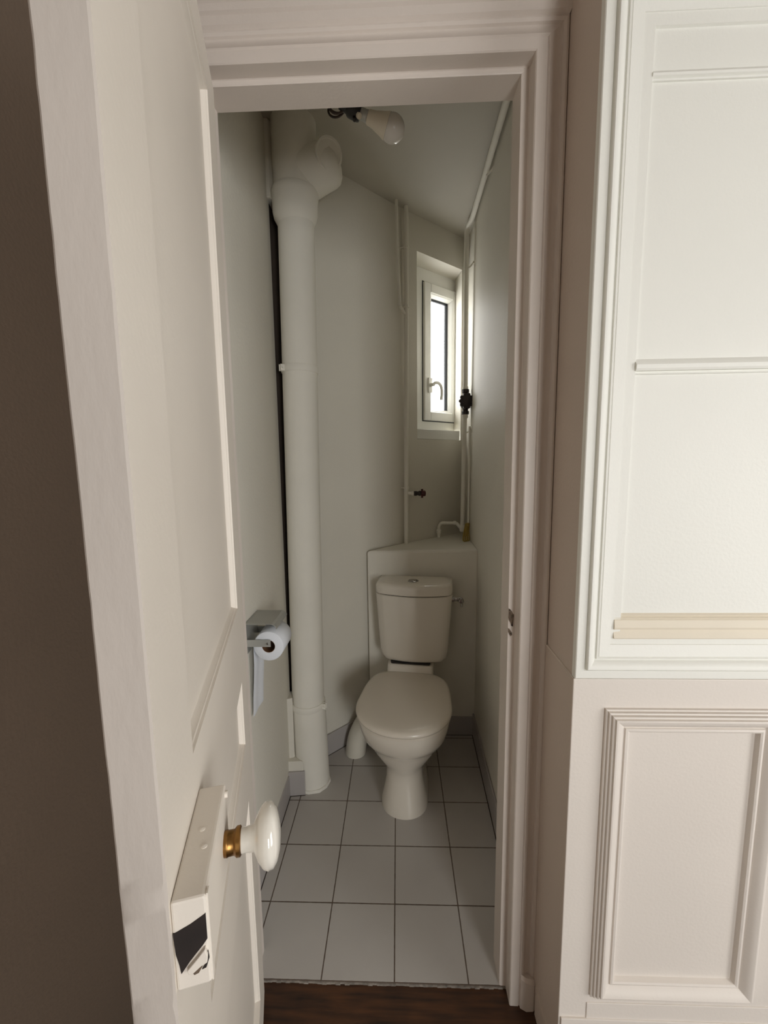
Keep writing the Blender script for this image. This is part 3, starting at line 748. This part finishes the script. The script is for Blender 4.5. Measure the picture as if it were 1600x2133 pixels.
# ------------------------------------------------------------------ hanging bulb
pl = empty('pendant_light', (-.16, 1.2, HC), label='bare white bulb in black lamp holder dangling below the ceiling on brown flex', cat='light')
b0 = Vector((-.0800,1.190,2.2950)); b1 = b0 + Vector((.93,.17,-.32)).normalized()*.112; ax = (b1-b0).normalized(); LB = (b1-b0).length
bm = NB(); lathe(bm, [(.0125,.010),(.0165,.014),(.0185,.030),(.0255,.052),(.0310,.066)], b0, ax, 36)
bulb = mk('bulb', bm, 'bulbbody', pl, angle=60)
bm = NB(); rg = .0325; cg = .080
lathe(bm, [(.0310,.066)] + [(rg*math.cos(a), cg+rg*math.sin(a)*1.02) for a in [math.radians(x) for x in range(-24, 90, 8)]] + [(.0001, cg+rg*1.02)], b0, ax, 40)
mk('globe', bm, 'globe', bulb, angle=60)
bm = NB(); lathe(bm, [(.011,-.014),(.0132,-.012)] + [(.0130+.0008*(k % 2), -.010+.0035*k) for k in range(6)] + [(.0145,.010),(.0125,.012)], b0, ax, 24); mk('bulb_cap', bm, 'steel', bulb, angle=40)
bm = NB(); lathe(bm, [(.006,-.066),(.012,-.064),(.0145,-.056),(.0145,-.044),(.0190,-.040),(.0205,-.034),(.0205,-.012),(.0185,-.008),(.010,-.008)], b0, ax, 20)
lathe(bm, [(.004,0),(.005,.012),(.003,.014)], b0 + ax*-.026 + Vector((0,-.004,-.018)), (.2,-.3,-1), 12)
lh = mk('lamp_holder', bm, 'black', pl, angle=40)
bm = NB(); lathe(bm, [(.0001,0),(.007,.001),(.007,.008),(.0001,.009)], b0 + ax*-.016 + Vector((.002,-.010,-.0155)), (.5,-.5,-.7), 8); mk('terminal_block', bm, 'bulbbody', lh, smooth=False)
bm = NB(); e0 = b0 + ax*-.064; P = []
cc = e0 + Vector((-.006,.0,.007))
for k in range(46):
    a = -.6 - 2*PI*k/16; r = .0235 + .004*math.sin(k*.55)
    P.append(cc + Vector((r*math.cos(a)*1.05, .004*math.sin(k*.35)+.0006*k, r*math.sin(a))))
P = [e0, ] + P + [Vector((-.165,1.22,2.40)), Vector((-.162,1.21,2.50)), Vector((-.16,1.2,HC-.012))]
tube(bm, smooth_path(P, 3), .0028, 8)
mk('flex', bm, 'wire', pl)
bm = NB(); lathe(bm, [(.012,-.030),(.036,-.022),(.042,-.006),(.042,.001)], (-.16,1.2,HC), (0,0,1), 32); mk('ceiling_rose', bm, 'bulbbody', pl)

# ------------------------------------------------------------------ camera
f_px, pitch, roll_, yaw, hcam = 861.154, .121954, -.013102, .033626, 1.400096
cp, sp_ = math.cos(pitch), math.sin(pitch); crr, srr = math.cos(roll_), math.sin(roll_); cy, sy = math.cos(yaw), math.sin(yaw)
B = Matrix(((1,0,0),(0,0,-1),(0,1,0)))
Ry = Matrix(((cy,sy,0),(-sy,cy,0),(0,0,1))); Rp = Matrix(((1,0,0),(0,cp,-sp_),(0,sp_,cp))); Rr = Matrix(((crr,-srr,0),(srr,crr,0),(0,0,1)))
R = Rr @ Rp @ B @ Ry                                       # world -> (right, down, forward)
Rt = R.transposed()
rot = Matrix((Rt.col[0], -Rt.col[1], -Rt.col[2])).transposed()
cam = bpy.data.cameras.new('camera'); co = bpy.data.objects.new('camera', cam); COL.objects.link(co)
co.matrix_world = Matrix.Translation((0,0,hcam)) @ rot.to_4x4()
cam.sensor_fit = 'VERTICAL'; cam.sensor_height = 24; cam.sensor_width = 24; cam.lens = f_px/2133*24
cam.clip_start = .02
sc.camera = co

# ------------------------------------------------------------------ light
world = bpy.data.worlds.new('overcast_sky'); sc.world = world; world.use_nodes = True
bg = world.node_tree.nodes['Background']; bg.inputs['Color'].default_value = (1.0, .99, .965, 1); bg.inputs['Strength'].default_value = 8.5
def area(name, loc, tgt, sx, sy, energy, col, portal=False):
    l = bpy.data.lights.new(name, 'AREA'); l.shape = 'RECTANGLE'; l.size = sx; l.size_y = sy; l.energy = energy; l.color = col
    o = bpy.data.objects.new(name, l); COL.objects.link(o); o.location = loc
    o.rotation_euler = (Vector(tgt)-Vector(loc)).to_track_quat('-Z', 'Y').to_euler()
    if portal: l.cycles.is_portal = True
    return o
area('hall_window_light', (2.45, -.55, 1.20), (-.2, .6, 1.15), 1.3, 1.7, 44, (1.0, .99, .97))
area('hall_rear_light', (1.15, -2.1, 1.20), (0, .9, 1.15), .8, 1.4, 46, (.985, .985, .97))
area('closet_window_portal', tuple(WP(.40, OB-.06, 2.0)), tuple(WP(.40, 1, 2.0)), .34, .82, 1, (1,1,1), True)

LAB = {
 'floor': ('white square floor tiles with dark joints in the closet', 'floor'), 'floor.001': ('dark brown wooden floor in front of the doorway', 'floor'),
 'trim_1': ('rough mortar edge between white tiles and dark wooden floor', 'trim'), 'ceiling': ('plain white ceiling of the toilet closet', 'ceiling'),
 'wall_left': ('white left closet wall carrying the paper holder', 'wall'), 'wall_left.001': ('white plaster fill beside the foot of the soil pipe', 'wall'),
 'wall_back_left': ('white slanted wall right of the soil pipe', 'wall'), 'wall_recess_shade': ('dark sheet painted as shade behind the soil pipe', 'wall'),
 'wall_back': ('white far corner wall around the small window', 'wall'), 'wall_right': ('white right closet wall', 'wall'),
 'wall_ledge': ('white boxed-in ledge behind the toilet cistern', 'wall'), 'baseboard_left': ('grey tile skirting along the left closet wall', 'baseboard'),
 'baseboard_left.001': ('short grey skirting tile beside the soil pipe foot', 'baseboard'), 'baseboard_back_left': ('grey tile skirting under the slanted wall', 'baseboard'),
 'baseboard_back': ('grey tile skirting behind the toilet', 'baseboard'), 'baseboard_right': ('grey tile skirting along the right closet wall', 'baseboard'),
 'wall_front': ('wall above and around the closet doorway', 'wall'), 'wall_hall_left': ('dark taupe wall left of the open door', 'wall'),
 'wall_hall_back': ('unseen rear wall of the hall behind the viewer, darkened to cut bounce', 'wall'), 'wall_hall_right': ('unseen right wall of the hall, darkened to cut bounce', 'wall'), 'ceiling.001': ('unseen ceiling of the hall, darkened to cut bounce', 'ceiling'),
 'wall_panelled': ('pinkish white lower panelled wall at right', 'wall'), 'wall_panelled.001': ('cool white upper panelled wall at right', 'wall'),
 'baseboard_hall': ('low baseboard on the narrow return wall, shade painted in', 'baseboard'), 'trim_2': ('wide white moulding framing the upper wall panel', 'trim'),
 'trim_3': ('cream stepped ledge moulding at the bottom of the upper panel', 'trim'), 'trim_4': ('thin horizontal white moulding across the middle of the upper panel', 'trim'),
 'trim_5': ('thin horizontal white moulding near the top of the upper panel', 'trim'), 'trim_6': ('rectangular white moulding framing the lower wall panel', 'trim'),
 'trim_7': ('second rectangular moulding on the lower wall beyond the frame', 'trim'), 'baseboard_panelled': ('wide baseboard below the lower wall panel', 'baseboard'),
 'trim_8': ('white moulded frame around the closet doorway', 'trim'), 'trim_9': ('small plinth block at the foot of the right door casing', 'trim')}
for n_, (l_, c_) in LAB.items():
    tag(bpy.data.objects[n_], l_, c_)
sc.view_settings.view_transform = 'Standard'
sc.view_settings.look = 'None'
sc.view_settings.exposure = 0; sc.view_settings.gamma = 1
sc.cycles.max_bounces = 12; sc.cycles.diffuse_bounces = 8
sc.cycles.use_denoising = True
